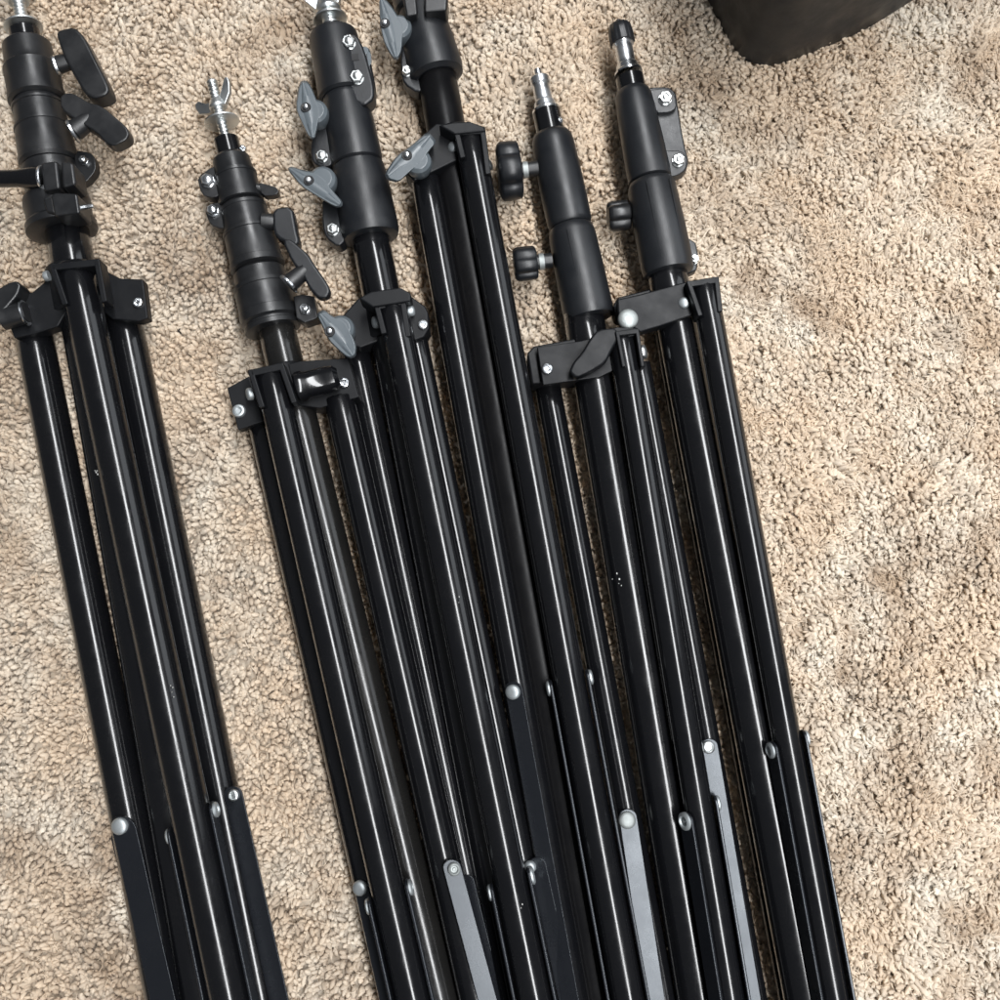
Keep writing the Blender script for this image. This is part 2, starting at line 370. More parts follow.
# lever clamp: two jaws and a tapered lever
for (a, b, c, e_) in (((40, 162), (57, 160), (60, 188), (43, 191)), ((60, 160), (73, 162), (76, 184), (62, 188))):
    plate(s, F, 'clamp_jaw', [a, b, c, e_], 40, 30, 'plastic', bevel=3)
plate(s, F, 'clamp_jaw', [(50, 196), (54, 192), (77, 193), (80, 213), (54, 216)], 42, 30, 'plastic', bevel=2.5)
plate(s, F, 'clamp_jaw', [(42, 198), (53, 196), (56, 214), (46, 212)], 36, 24, 'plastic', bevel=2.5)
A = F.pl(78, 208, 28); B = F.pl(93, 206, 28)
MB().lathe(A, B - A, [(0, 2.6), (12, 2.6), (15, 2)], 16).build('clamp_pin', 'steel', s)
A = F.pl(43, 178, 30); B = F.pl(-60, 180, 30)
lv = MB().lathe(A, B - A, [(0, 9), (2, 11), (8, 11), (24, 8.5), (60, 8), (100, 9), (106, 6)], 28).build('lever', 'tube', s)
ring(lv, A - (B - A).normalized() * 1, B - A, 11.5, th=3)
side_knob(s, F, [(55, 32), (60, 29), (74, 26), (84, 36), (94, 56), (108, 84), (109, 91), (104, 95), (93, 98), (84, 93), (72, 72), (63, 56)], 24, 11, [(54, 66), (74, 60)], sr=9, steel=((56, 66), (60, 65), 9.5, 3))
side_knob(s, F, [(60, 94), (72, 92), (88, 102), (101, 105), (126, 126), (129, 133), (127, 139), (113, 146), (106, 143), (96, 132), (76, 120), (60, 108)], 30, 8, [(74, 131), (92, 118)], sr=10, steel=((72, 132), (76, 130), 11, 3))

# ================================================================ STAND second from left
s = stand('light_stand', 'black light stand second from the left, shorter, wing nut tip and no grey knobs', 275, 360, None)
F = Frame(228.5, 149, 34, 277, 345, 34)
tube(s, 'column', 274, 318, 34, 440, 1000, 30, 18.5, ext=300, mat='tube_dusty')
tube(s, 'leg', 262, 418, 25, 396, 1000, 25, 15, ext=380, foot=True)
tube(s, 'leg', 339, 398, 44, 476, 1000, 44, 15.5, ext=380, foot=True)
lF, A3, d3, r3 = tube(s, 'leg', 270, 374, 68, 413, 1000, 66, 16, ext=380, foot=True)
strut(s, F, (354, 888), (378, 1000), (368, 886), (396, 1000), 44, rv=(360, 888), rr=7.5, tiltl=-5)
strut(s, F, (443, 869), (477, 1000), (461, 866), (498, 1000), 63, rv=(454, 869), rdome=False, rr=6.5, tiltl=2.3, rmat='dull')
strut(s, F, (443, 880), (477, 1000), (461, 880), (498, 1000), 24)
edge_strut(s, A3, d3, r3, 901, -1); edge_strut(s, A3, d3, r3, 893, 1)
MB().lathe(F.at(368), F.a, [(0, 20), (2, 21), (30, 21.5), (38, 21.5), (40, 20)], 36).build('yoke', 'hub', s)
clevis(s, F, [(259, 408), (247, 370), (283, 362), (297, 402)], 32, 50)
wp = plate(s, F, 'yoke_wing', [(227, 388), (249, 376), (264, 421), (238, 430)], 12, 14, 'hub')
hexbolt(wp, F, 239, 411, 12.5, 6.5, 'screw', hx=False, mat='rivet')
rivet(wp, F.pl(250, 394, 26), -F.r + F.n * .4, 6 * F.k)
wq = plate(s, F, 'yoke_wing', [(288, 364), (300, 361), (348, 358), (359, 397), (340, 402), (320, 408), (298, 405)], 20, 30, 'hub')
hexbolt(wq, F, 344, 383, 20.5, 5.5, 'screw', hx=False)
A = F.pl(296, 388, 30); B = F.pl(334, 378, 30)
MB().lathe(A, B - A, [(0, 13), (2, 15), (8, 15), (11, 13), (30, 13), (38, 12), (42, 8)], 30).build('clamp_knob', 'tube', s)
MB().lathe(F.at(139), F.a, [(0, 10), (1, 12.5 * F.k), (24, 12.5 * F.k)], 32).build('inner_tube', 'tube', s)
hexbolt(s, F, 243, 149, 4, 3.6, 'screw', hx=False)
st = screw_thread(s, F.at(80), F.a, (F.at(141) - F.at(80)).length, 5.6)
MB().lathe(F.at(121), F.a, [(0, 16.5), (.4, 17.6), (1.9, 17.6), (2.3, 16.5)], 36).build('washer', 'zinc', st)
wing_nut(st, F.at(109), F.a * -1, F.r, 5.6, [(F.r * .9 + F.n * .3, 15, 22, 16), (-F.r * .9 - F.n * .42, 21, 13, 16)])
collar(s, F, 'collar', [(156, 14), (158, 17), (160, 18.5), (175, 20), (175.5, 21.8), (178, 21.8), (178.5, 21.1), (198, 21.5), (198.5, 22.5), (203, 22.4), (204.5, 19)], 'plastic')
collar(s, F, 'collar', [(205, 20), (208, 23.4), (211, 23.4), (211.5, 22.8), (232, 24), (232.5, 26.2), (235, 26.2), (235.5, 25.3), (262, 26.2), (262.6, 27.2), (268, 27), (270, 22)], 'plastic')
collar(s, F, 'collar', [(270, 22), (273, 25.5), (286, 26), (286.6, 29.4), (290, 29.4), (290.6, 28.6), (312, 29), (312.6, 29.8), (321, 29.4), (323, 26), (325, 26), (326, 27.6), (330, 27.4), (331, 22)], 'plastic')
for o_, bx, by, br in (([(197, 177), (214, 165), (226, 168), (226, 190), (214, 198), (204, 196), (200, 190)], 208, 181, 7), ([(204, 208), (214, 202), (228, 204), (232, 224), (222, 229), (210, 225)], 213, 211, 6)):
    lg = plate(s, F, 'clamp_lug', o_, 8, 14, 'plastic', sm=1); hexbolt(lg, F, bx, by, 8.5, br)
lg = plate(s, F, 'clamp_lug', [(293, 296), (302, 294), (314, 296), (318, 318), (304, 323), (296, 318)], 16, 20, 'plastic', sm=0, bevel=1.5); hexbolt(lg, F, 305, 309, 16.5, 5)
side_knob(s, F, [(258, 182), (266, 184), (276, 187), (279, 191), (276, 195), (262, 196)], 4, 5, [(250, 188), (262, 189)], sr=6, bevel=2)
side_knob(s, F, [(272, 208), (292, 205), (297, 232), (299, 240), (297, 246), (280, 240), (273, 232)], 14, 9, [(262, 222), (276, 222)], sr=9, mat='soft')
side_knob(s, F, [(282, 240), (290, 238), (308, 254), (314, 264), (328, 284), (330, 291), (327, 297), (318, 298), (309, 288), (301, 272), (292, 262)], 34, 6, [(289, 284), (306, 270)], sr=9, mat='soft', steel=((288, 285), (291, 282), 10.5, 3))

# ================================================================ STAND third from left
s = stand('light_stand', 'black light stand with three grey wing knobs and a large wing nut tip', 380, 290, None)
F = Frame(332, 30, 34, 381, 290, 34)
tube(s, 'column', 368, 226, 34, 520, 1000, 28, 19, ext=300)
tube(s, 'leg', 354, 344, 20, 493, 1000, 20, 14.5, ext=380, foot=True)
lR, A2, d2, r2 = tube(s, 'leg', 413, 330, 44, 551, 1000, 42, 12.5, ext=380, foot=True)
lF, A3, d3, r3 = tube(s, 'leg', 392, 303, 68, 535, 1000, 66, 15.5, ext=380, foot=True)
edge_strut(s, A3, d3, r3, 888, -1); edge_strut(s, A3, d3, r3, 880, 1, rr=8)
strut(s, F, (529, 866), (558, 1000), (546, 864), (577, 1000), 60, rv=(530, 867), rr=6, tiltl=-5)
strut(s, F, (462, 880), (490, 1000), (474, 880), (504, 1000), 37, tiltl=-3)
MB().lathe(F.at(300), F.a, [(0, 20), (2, 22), (30, 22.5), (38, 22.5), (40, 21)], 36).build('yoke', 'hub', s)
clevis(s, F, [(381, 334), (373, 303), (405, 297), (411, 336)], 30, 47)
plate(s, F, 'yoke_cap', [(358, 298), (371, 291), (400, 287), (411, 293), (411, 301), (372, 307)], 50, 26, 'hub', bevel=2)
wp = plate(s, F, 'yoke_wing', [(359, 297), (374, 300), (385, 335), (378, 341), (360, 348), (353, 346), (338, 320)], 14, 30, 'hub', bevel=2)
wq = plate(s, F, 'yoke_wing', [(408, 294), (425, 306), (428, 312), (429, 328), (424, 337), (413, 341), (409, 318)], 26, 30, 'hub', bevel=2)
hexbolt(wq, F, 423, 325, 26.5, 4.8, 'screw', hx=False); rivet(wq, F.pl(411, 311, 33), F.r, 5)
rivet(wp, F.pl(376, 322, 26), -F.r + F.n * .5, 6)
grey_knob(s, F, [(316, 314), (324, 309), (332, 316), (345, 320), (352, 334), (357, 346), (356, 357), (349, 359), (340, 352), (328, 340), (322, 326)], 34, (342, 332), (330, 332), ((320, 314), (353, 356)), br=14)
scuffs(s, [(453, 588), (456, 603), (452, 607)], 81.3, 9, 1.6, .8); scuffs(s, [(519, 920), (508, 870)], 80.5, 4, 3, .7)
# head
MB().lathe(F.at(28), F.a, [(0, 10), (1, 14), (16, 14)], 28).build('inner_tube', 'tube', s)
st = screw_thread(s, F.at(-16), F.a, (F.at(38) - F.at(-16)).length, 8.6)
MB().lathe(F.at(18), F.a, [(0, 16), (.5, 17.6), (2.6, 17.6), (3, 16)], 36).build('washer', 'zinc', st)
wing_nut(st, F.at(13), F.a * -1, F.r, 8, [(F.r + F.n * .15, 14, 30, 12), (-F.r * .95 + F.n * .15, 18, 22, 13)])
cl = collar(s, F, 'collar', [(34, 21), (36, 24), (40, 25), (90, 26), (96, 26), (98, 23)], 'soft')
lg = plate(s, F, 'clamp_lug', [(328, 36), (344, 31), (357, 34), (364, 48), (374, 84), (374, 98), (364, 106), (352, 100), (334, 92)], 20, 22, 'soft', bevel=3, sm=1)
lg2 = plate(s, F, 'clamp_lug', [(352, 50), (368, 48), (376, 88), (374, 104), (364, 107), (352, 100)], 2, 12, 'soft', bevel=3, sm=1)
hexbolt(lg, F, 349, 43, 20.5, 7, mat='zinc'); hexbolt(lg, F, 357, 78, 20.5, 7, mat='zinc')
plate(lg, F, 'slot', [(341, 56), (358, 53), (359, 60), (348, 61)], 20.6, 2, 'hole', bevel=0)
grey_knob(s, F, [(366, 50), (371, 52), (372, 64), (368, 68)], 2, (366, 58), None, None, br=6)
collar(s, F, 'collar', [(97, 21), (99, 22.5), (102, 23), (130, 25), (160, 26), (164, 25), (166, 22)], 'soft')
collar(s, F, 'collar', [(165, 22), (168, 26), (180, 27.5), (228, 29), (234, 28.5), (238, 27), (240, 22)], 'soft')
for o_, bx, by in (([(314, 120), (330, 122), (334, 164), (322, 168), (312, 162), (310, 150)], 322, 157), ([(322, 196), (340, 194), (346, 240), (338, 247), (326, 238), (322, 226)], 333, 230)):
    lg = plate(s, F, 'clamp_lug', o_, 8, 20, 'soft', bevel=2, sm=1); hexbolt(lg, F, bx, by, 8.5, 6, mat='zinc')
grey_knob(s, F, [(299, 82), (306, 80), (311, 86), (316, 98), (321, 112), (316, 136), (312, 140), (308, 137), (300, 120), (295, 108)], 30, (317, 117), (306, 108), ((303, 83), (313, 138)), br=13)
grey_knob(s, F, [(287, 169), (291, 166), (302, 170), (316, 172), (326, 180), (334, 192), (343, 202), (342, 207), (336, 208), (316, 196), (300, 186)], 30, (324, 184), (309, 181), ((290, 169), (340, 205)), br=14)

# ================================================================ STAND fourth from left
s = stand('light_stand', 'black light stand with two grey wing knobs, its yoke lying highest in the row', 445, 120, None)
F = Frame(425, 30, 34, 448, 120, 33)
tube(s, 'column', 436, 72, 34, 600, 1000, 26, 19.5, ext=300, mat='tube_shaded')
tube(s, 'leg', 425, 176, 44, 574, 1000, 44, 14.5, ext=380, foot=True)
tube(s, 'leg', 474, 150, 20, 632, 1000, 18, 12, ext=380, foot=True)
lF, A3, d3, r3 = tube(s, 'leg', 468, 131, 62, 628, 1000, 58, 15, ext=380, foot=True)
strut(s, F, (505, 690), (561, 1000), (522, 688), (579, 1000), 62, rv=(513, 692), rr=7.5, tiltl=-6)
edge_strut(s, A3, d3, r3, 685, -1); edge_strut(s, A3, d3, r3, 681, 1)
MB().lathe(F.at(132), F.a, [(0, 20), (2, 22), (30, 22.5), (38, 22.5), (40, 21)], 36).build('yoke', 'hub', s)
clevis(s, F, [(460, 158), (453, 129), (485, 126), (491, 173)], 24, 44)
plate(s, F, 'yoke_cap', [(438, 125), (452, 122), (470, 121), (484, 126), (486, 131), (454, 134)], 46, 30, 'hub', bevel=2)
wp = plate(s, F, 'yoke_wing', [(436, 123), (453, 124), (460, 150), (457, 160), (430, 173), (414, 181), (404, 170), (414, 142)], 27, 30, 'hub', bevel=2)
rivet(wp, F.pl(453, 147, 27), F.n - F.r * .8, 5.2); rivet(s, F.pl(488, 165, 26), F.r + F.n * .4, 6, name='screw', mat='zinc')
grey_knob(s, F, [(384, 174), (397, 155), (412, 145), (428, 131), (437, 142), (430, 150), (424, 160), (410, 172), (398, 183), (387, 180)], 46, (419, 166), (407, 156), ((388, 176), (430, 136)), br=13)
collar(s, F, 'collar', [(-40, 22), (-38, 25), (8, 25), (11, 23), (12, 21)], 'plastic')
collar(s, F, 'collar', [(8, 19), (11, 22), (14, 23), (40, 26), (68, 28), (76, 27), (79, 22)], 'soft')
for o_ in ([(402, -6), (416, -8), (418, 14), (406, 16)], [(424, -8), (448, -6), (447, 10), (424, 12)]):
    plate(s, F, 'clamp_jaw', o_, 34, 26, 'plastic', bevel=2.5)
lg = plate(s, F, 'clamp_lug', [(402, 28), (424, 34), (428, 84), (418, 93), (404, 84), (400, 70)], 6, 18, 'soft', bevel=2, sm=1); hexbolt(lg, F, 407, 72, 6.5, 5, mat='zinc')
grey_knob(s, F, [(379, -4), (385, -2), (393, 8), (398, 16), (404, 26), (402, 52), (398, 60), (393, 60), (384, 44), (380, 28)], 28, (400, 33), (385, 24), ((381, 0), (396, 58)), br=13)

# ================================================================ STAND fifth from left
s = stand('light_stand', 'black light stand with a bare steel spigot tip and two black knobs', 590, 340, None)
F = Frame(548, 120, 34, 592, 330, 34)
tube(s, 'column', 583, 312, 34, 699, 1000, 30, 20.5, ext=300)
tube(s, 'leg', 546, 378, 20, 662, 1000, 20, 13, ext=380, foot=True)
tube(s, 'leg', 639, 364, 38, 755, 1000, 36, 11.5, ext=380, foot=True)
lF, A3, d3, r3 = tube(s, 'leg', 621, 336, 60, 730, 1000, 60, 13.5, ext=380, foot=True)
strut(s, F, (619, 818), (645, 1000), (637, 816), (666, 1000), 36, rv=(627, 820), rr=8.5, tiltl=.9, rmat='dull')
strut(s, F, (701, 747), (742, 1000), (718, 745), (762, 1000), 51, rv=(708, 747), rdome=False, rr=6.5, tiltl=-.2, rmat='zinc')
edge_strut(s, A3, d3, r3, 817, -1, rr=8, roll=.5); edge_strut(s, A3, d3, r3, 806, 1)
MB().lathe(F.at(346), F.a, [(0, 21), (2, 22.5), (20, 22.5), (26, 22.5), (28, 21)], 36).build('yoke', 'hub', s)
clevis(s, F, [(622, 367), (615, 331), (639, 328), (645, 366)], 22, 42, th=4)
wp = plate(s, F, 'yoke_wing', [(537, 347), (580, 341), (618, 332), (622, 366), (600, 377), (543, 385)], 24, 6, 'hub', bevel=1)
plate(s, F, 'yoke_wing', [(527, 353), (534, 346), (618, 330), (620, 366), (600, 379), (532, 384)], 14, 30, 'hub', bevel=2)
hexbolt(wp, F, 547, 369, 24.5, 5.5, 'screw', hx=False)
rivet(s, F.pl(643, 352, 20), F.r + F.n * .3, 7, name='screw', mat='zinc')
side_knob(s, F, [(569, 372), (573, 362), (582, 352), (590, 338), (598, 329), (617, 327), (619, 338), (613, 348), (606, 362), (590, 372), (576, 378)], 32, 7, [(594, 357), (600, 350)], sr=6, mat='hub')
plate(s, F, 'yoke_tab', [(600, 331), (618, 327), (638, 328), (640, 334), (618, 340)], 38, 20, 'hub', bevel=1)
# spigot
o0 = F.at(69)
def along(y): return (F.at(y) - o0).length
sp = [(0, 2.5), (1, 3.6), (along(77), 4.0), (along(77.5), 8.6), (along(79), 10.2), (along(85), 10.2), (along(86.5), 8.6), (along(101), 9.0), (along(103), 10.6), (along(108), 11.6), (along(110), 14), (along(113), 14)]
MB().lathe(o0, F.a, sp, 36).build('spigot', 'steel', s, sharp=25)
MB().lathe(F.at(111.5), F.a, [(0, 11), (1, 14.2 * F.k), (28, 14.2 * F.k)], 36).build('inner_tube', 'tube', s)
hexbolt(s, F, 559, 121, 7, 3.8, 'screw', hx=False, n=(F.r * .8 + F.n).normalized())
collar(s, F, 'collar', [(134, 15), (135, 18), (139, 20.5), (146, 21.5), (180, 22.5), (200, 22.8), (222, 22.4), (226, 21), (227, 19)], 'soft', sharp=50)
collar(s, F, 'collar', [(226.5, 19), (229, 22), (236, 23.5), (270, 24.6), (310, 25.2), (318, 24), (320, 20)], 'soft', sharp=50)
lobed_knob(s, F, 498, 521, 173, 4, 27, sx=538)
lobed_knob(s, F, 514, 537, 265, 4, 16, sx=552, lobes=6)
seam(s, F, 236, 312, -7, 24.4)
scuffs(s, [(617, 579), (606, 450)], 51.0, 5, 2.5, .8)

# ================================================================ STAND far right
s = stand('light_stand', 'black light stand at the far right with a black cap on its spigot', 670, 290, None)
F = Frame(630, 80, 44, 672, 290, 45)
tube(s, 'column', 665, 262, 45, 806, 1000, 44, 20, ext=300)
tube(s, 'leg', 664, 330, 14, 790, 1000, 14, 11, ext=380, foot=True)
tube(s, 'leg', 707, 312, 18, 834, 1000, 18, 10, ext=380, foot=True)
lF, A3, d3, r3 = tube(s, 'leg', 704, 286, 72, 834, 1000, 70, 13.5, ext=380, foot=True)
edge_strut(s, A3, d3, r3, 747, -1, rr=7, roll=.25); edge_strut(s, A3, d3, r3, 741, 1)
MB().lathe(F.at(294), F.a, [(0, 20), (2, 21.5), (20, 21.5), (26, 21.5), (28, 20)], 36).build('yoke', 'hub', s)
clevis(s, F, [(698, 316), (686, 281), (719, 276), (723, 311)], 18, 40, th=5)
wp = plate(s, F, 'yoke_wing', [(617, 299), (640, 294), (687, 281), (697, 311), (690, 316), (660, 326), (640, 332), (618, 318)], 25, 16, 'hub', bevel=2)
plate(s, F, 'yoke_wing', [(613, 305), (618, 297), (688, 279), (690, 300), (640, 326), (616, 318)], 0, 22, 'hub', bevel=2)
rivet(wp, F.pl(628, 319, 26), F.n, 9.5, mat='dull'); rivet(wp, F.pl(684, 303, 25), F.n - F.r * .3, 5.5)
o0 = F.at(26)
sp = [(0, 2), (.5, 2.6), (7, 2.6)]
MB().lathe(F.at(20), F.a, [(0, 2), (.6, 2.6), (10, 2.6)], 14).build('cap_tip', 'soft', s)
MB().lathe(F.at(25), F.a, [(0, 9), (1.5, 11), (8, 12.2), (20, 12.6), (21, 11)], 48, rfun=lambda a: 1 + .035 * math.cos(14 * a)).build('cap', 'soft', s, sharp=60)
o0 = F.at(40)
MB().lathe(o0, F.a, [(0, 10.6), (along(0) * 0 + 6, 10.8), (8, 9.2), (26, 9.2), (28, 11), (33, 12), (35, 14), (37, 14)], 36).build('spigot', 'steel', s, sharp=25)
MB().lathe(F.at(77), F.a, [(0, 11), (1, 14.2 * F.k), (26, 14.2 * F.k)], 36).build('inner_tube', 'tube', s)
collar(s, F, 'collar', [(90, 14), (92, 16.5), (97, 18.5), (110, 19.5), (140, 21), (172, 22), (180, 21.5), (182, 18)], 'soft', sharp=50)
collar(s, F, 'collar', [(181, 18), (183, 22), (188, 24), (230, 25.6), (266, 25.8), (273, 24.5), (275, 20)], 'soft', sharp=50)
lg = plate(s, F, 'clamp_lug', [(642, 90), (650, 87), (668, 86), (676, 92), (678, 104), (682, 130), (686, 150), (689, 160), (686, 172), (674, 177), (660, 176)], -2, 14, 'soft', bevel=2, sm=1)
lgb = plate(s, F, 'clamp_lug', [(645, 90), (668, 87), (676, 96), (677, 108), (670, 112), (655, 113)], 4, 10, 'soft', bevel=1.5, sm=1)
lgc = plate(s, F, 'clamp_lug', [(662, 150), (682, 150), (688, 158), (686, 170), (676, 176), (664, 176)], 4, 10, 'soft', bevel=1.5, sm=1)
hexbolt(lgb, F, 665, 99, 4.5, 6.8, mat='zinc'); hexbolt(lgc, F, 678, 161, 4.5, 6.2, mat='zinc')
lg = plate(s, F, 'clamp_lug', [(686, 236), (696, 242), (699, 256), (697, 270), (688, 274)], -4, 14, 'soft', bevel=2); hexbolt(lg, F, 694, 260, -3.5, 4.6, mat='zinc')
lobed_knob(s, F, 608, 630, 217, -9, 13.5, sx=642, lobes=4, amp=.18, mat='plastic')
seam(s, F, 190, 264, -9, 25.4)
seam(s, F, 190, 264, 14, 25.4)

# ================================================================ black bin at the top right
BH = 240.0
def binpts():
    # footprint on the carpet (pixels), front corner rounded; it runs on beyond the frame
    return [(702, -8), (722, 34), (738, 58), (752, 66), (770, 68), (800, 60), (860, 34), (900, 10), (940, -16)]
def bin_():
    global BASE
    e = bpy.data.objects.new('storage_bin', None); scene.collection.objects.link(e)
    foot = [P(x, y, 2) for x, y in binpts()]
    c = P(900, -230, 2); BASE = (c.x, c.y, 0); e.location = Vector(BASE) * S
    tag(e, 'black plastic bin with a rounded corner at the top right edge of the carpet', 'bin')
    a = foot[0] + (foot[0] - foot[1]).normalized() * 330; b = foot[-1] + (foot[-1] - foot[-2]).normalized() * 230
    far = a + (b - foot[3]) * .98
    pts = smooth_outline([tuple(p.xy) for p in foot], 0)
    ring_ = [Vector((x, y, 0)) for x, y in pts]
    # densify the corner by Catmull-Rom
    dense = []
    for i in range(len(ring_) - 1):
        p0 = ring_[max(i - 1, 0)]; p1 = ring_[i]; p2 = ring_[i + 1]; p3 = ring_[min(i + 2, len(ring_) - 1)]
        for j in range(5):
            t = j / 5; dense.append(.5 * ((2 * p1) + (p2 - p0) * t + (2 * p0 - 5 * p1 + 4 * p2 - p3) * t * t + (3 * p1 - p0 - 3 * p2 + p3) * t ** 3))
    dense.append(ring_[-1])
    full = [Vector((a.x, a.y, 0))] + dense + [Vector((b.x, b.y, 0)), Vector((far.x, far.y, 0))]
    cc = Vector((c.x, c.y, 0)); v = []; f = []
    lev = [(0, .965), (2, .985), (6, 1.0), (40, 1.004), (BH * .5, 1.02), (BH, 1.04), (BH + 4, 1.06), (BH + 14, 1.06), (BH + 16, 1.05), (BH + 14, 1.02), (BH, 1.01), (20, .96)]
    n = len(full)
    for z, sc in lev:
        for p in full: q = cc + (p - cc) * sc; v.append(Vector((q.x, q.y, z + 1)))
    for j in range(len(lev) - 1):
        for i in range(n): k = (i + 1) % n; f.append([j * n + i, j * n + k, (j + 1) * n + k, (j + 1) * n + i])
    f.append([i for i in reversed(range(n))]); m = (len(lev) - 1) * n; f.append([m + i for i in range(n)])
    MB().add(v, f).build('bin_body', 'bin', e, sharp=50)
bin_()

# ================================================================ small scrap of lint on the carpet
BASE = (0, 0, 0)
q = P(181, 331, 3); mb = MB()
for i in range(5):
    o = q + Vector((random.uniform(-2, 2), random.uniform(-2, 2), random.uniform(-.5, 1)))
    dd = Vector((random.uniform(-1, 1), random.uniform(-1, 1), .3)).normalized(); mb.lathe(o - dd * 2, dd, [(0, .7), (1.4, 1.6), (3, 1.5), (4.4, .6)], 8)
lint = mb.build('lint_speck', M['strut'], None); tag(lint, 'tiny dark crumb of lint on the carpet between the two leftmost stands', 'lint')

# ================================================================ carpet
def vnoise(x, y, cell, seed):
    r = np.random.default_rng(seed); n = 256; G = r.random((n, n))
    u = x / cell + 1000.37; v = y / cell + 1000.71; i = np.floor(u).astype(int); j = np.floor(v).astype(int); fu = u - i; fv = v - j
    fu = fu * fu * (3 - 2 * fu); fv = fv * fv * (3 - 2 * fv)
    a = G[i % n, j % n]; b = G[(i + 1) % n, j % n]; c = G[i % n, (j + 1) % n]; e = G[(i + 1) % n, (j + 1) % n]
    return (a * (1 - fu) + b * fu) * (1 - fv) + (c * (1 - fu) + e * fu) * fv
def fbm(x, y, cell, seed, o=3):
    s_ = 0; t = 0; w_ = 1
    for k in range(o): s_ = s_ + w_ * vnoise(x, y, cell / 2 ** k, seed + k * 17); t += w_; w_ *= .55
    return s_ / t
def carpet():
    sp = 4.55
    xs = np.arange(-650, 650, sp); ys = np.arange(-580, 690, sp * .87)
    X, Y = np.meshgrid(xs, ys); X = X + (np.arange(len(ys)) % 2)[:, None] * sp * .5
    X = X.ravel(); Y = Y.ravel(); X = X + rng.normal(0, 1.15, X.size); Y = Y + rng.normal(0, 1.15, Y.size)
    cxx = fbm(X, Y, 15, 71, 2) - .5; cyy = fbm(X, Y, 15, 83, 2) - .5; X = X + cxx * 9; Y = Y + cyy * 9
    # patches where the pile has been pressed apart
    crack = np.abs(fbm(X, Y, 90, 5, 3) - .5)
    thin = (fbm(X, Y, 60, 9, 3) > .56) & (crack < .035)
    keep = ~(thin & (rng.random(X.size) < .3)); X = X[keep]; Y = Y[keep]; n = X.size
    ex = rng.random(int(X.size * .62)); EX = rng.uniform(-650, 650, ex.size); EY = rng.uniform(-580, 690, ex.size)
    pk = ex < np.clip((EX + 90) / 330, 0, 1); EX = EX[pk]; EY = EY[pk]; ns = X.size
    OX, OY = np.meshgrid(np.arange(-1150, 1150, 9.6), np.arange(-1050, 1180, 9.0)); OX = OX.ravel() + rng.normal(0, 2.2, OX.size); OY = OY.ravel() + rng.normal(0, 2.2, OY.size)
    ok = (np.abs(OX) > 648) | (OY < -578) | (OY > 688); OX = OX[ok]; OY = OY[ok]
    X = np.concatenate([X, EX, OX]); Y = np.concatenate([Y, EY, OY]); n = X.size; outer = np.arange(n) >= n - OX.size
    ang = 2 * math.pi * fbm(X, Y, 120, 21, 3) * 1.6 + rng.normal(0, 1.15, n) - 1.2
    fuzzy = np.clip((X + 60) / 420, 0, 1)                       # pile is more tangled to the right
    lean = np.clip(.50 + .20 * fuzzy + .30 * (fbm(X, Y, 70, 33) - .5) * 2 + rng.normal(0, .22, n), .15, 1.3)
    size = np.clip(rng.normal(1.06, .17, n), .6, 1.5) * (1.06 - .04 * fuzzy); size = np.where(outer, size * 2.1, size)
    L = np.where(outer, 1.35, 1.0) * (11.5 + rng.normal(0, 1.5, n)) * (1 + .12 * fuzzy)
    zb = -4.6 + (4.2 + 2.5 * fuzzy) * (fbm(X, Y, 45, 41) - .5) * 2 + rng.normal(0, .6, n)
    sul = np.abs(fbm(X, Y, 34, 91, 3) - .5); zb = zb - 4.0 * np.clip(1 - sul / .03, 0, 1) * (fbm(X, Y, 110, 97, 2) > .42)
    crk = np.abs(fbm(X, Y, 70, 131, 4) - .5); zb = zb - 6.5 * np.clip(1 - crk / .035, 0, 1) * np.clip((fbm(X, Y, 120, 137, 2) - .47) * 9, 0, 1) * (.4 + .6 * fuzzy)
    dx = np.cos(ang) * np.sin(lean); dy = np.sin(ang) * np.sin(lean); dz = np.cos(lean)
    ts = np.array([0, .35, .62, .84, .96]); rs = np.array([1.7, 2.1, 2.35, 2.0, 1.1]); seg = 5
    V = np.zeros((n, len(ts) * seg + 1, 3), dtype=np.float32)
    e1x = -np.sin(ang); e1y = np.cos(ang)                         # horizontal side vector
    e2x = -np.cos(ang) * dz; e2y = -np.sin(ang) * dz; e2z = np.sin(lean)
    curl = rng.normal(0, 1.4, n) * (1 + fuzzy)
    tw = rng.random(n) * 6.28
    for a, (t, r) in enumerate(zip(ts, rs)):
        bend = t * t * L
        cx = X + dx * bend * .95 + e1x * curl * t * t; cy = Y + dy * bend * .95 + e1y * curl * t * t; cz = zb + L * t * (dz * .75 + .25) 
        for k in range(seg):
            th = 2 * math.pi * k / seg + tw + t * 2.2
            rr = r * size * (1 + .13 * np.cos(2 * th))
            c = np.cos(th) * rr; s2 = np.sin(th) * rr
            V[:, a * seg + k, 0] = cx + e1x * c + e2x * s2; V[:, a * seg + k, 1] = cy + e1y * c + e2y * s2; V[:, a * seg + k, 2] = cz + e2z * s2
    V[:, -1, 0] = X + dx * L * 1.0 + e1x * curl; V[:, -1, 1] = Y + dy * L * 1.0 + e1y * curl; V[:, -1, 2] = zb + L * (dz * .75 + .25) + .2
    nv = V.shape[1]; quads = []
    for a in range(len(ts) - 1):
        for k in range(seg): k2 = (k + 1) % seg; quads.append([a * seg + k, a * seg + k2, (a + 1) * seg + k2, (a + 1) * seg + k])
    tris = [[(len(ts) - 1) * seg + k, (len(ts) - 1) * seg + (k + 1) % seg, nv - 1] for k in range(seg)]
    off = (np.arange(n) * nv)[:, None]
    q = (np.array(quads).reshape(1, -1) + off).reshape(n, -1); t = (np.array(tris).reshape(1, -1) + off).reshape(n, -1)
    rnd = rng.random(n).astype(np.float32)
    VV = V.reshape(-1, 3)
    # loose fibres
    m = 150000
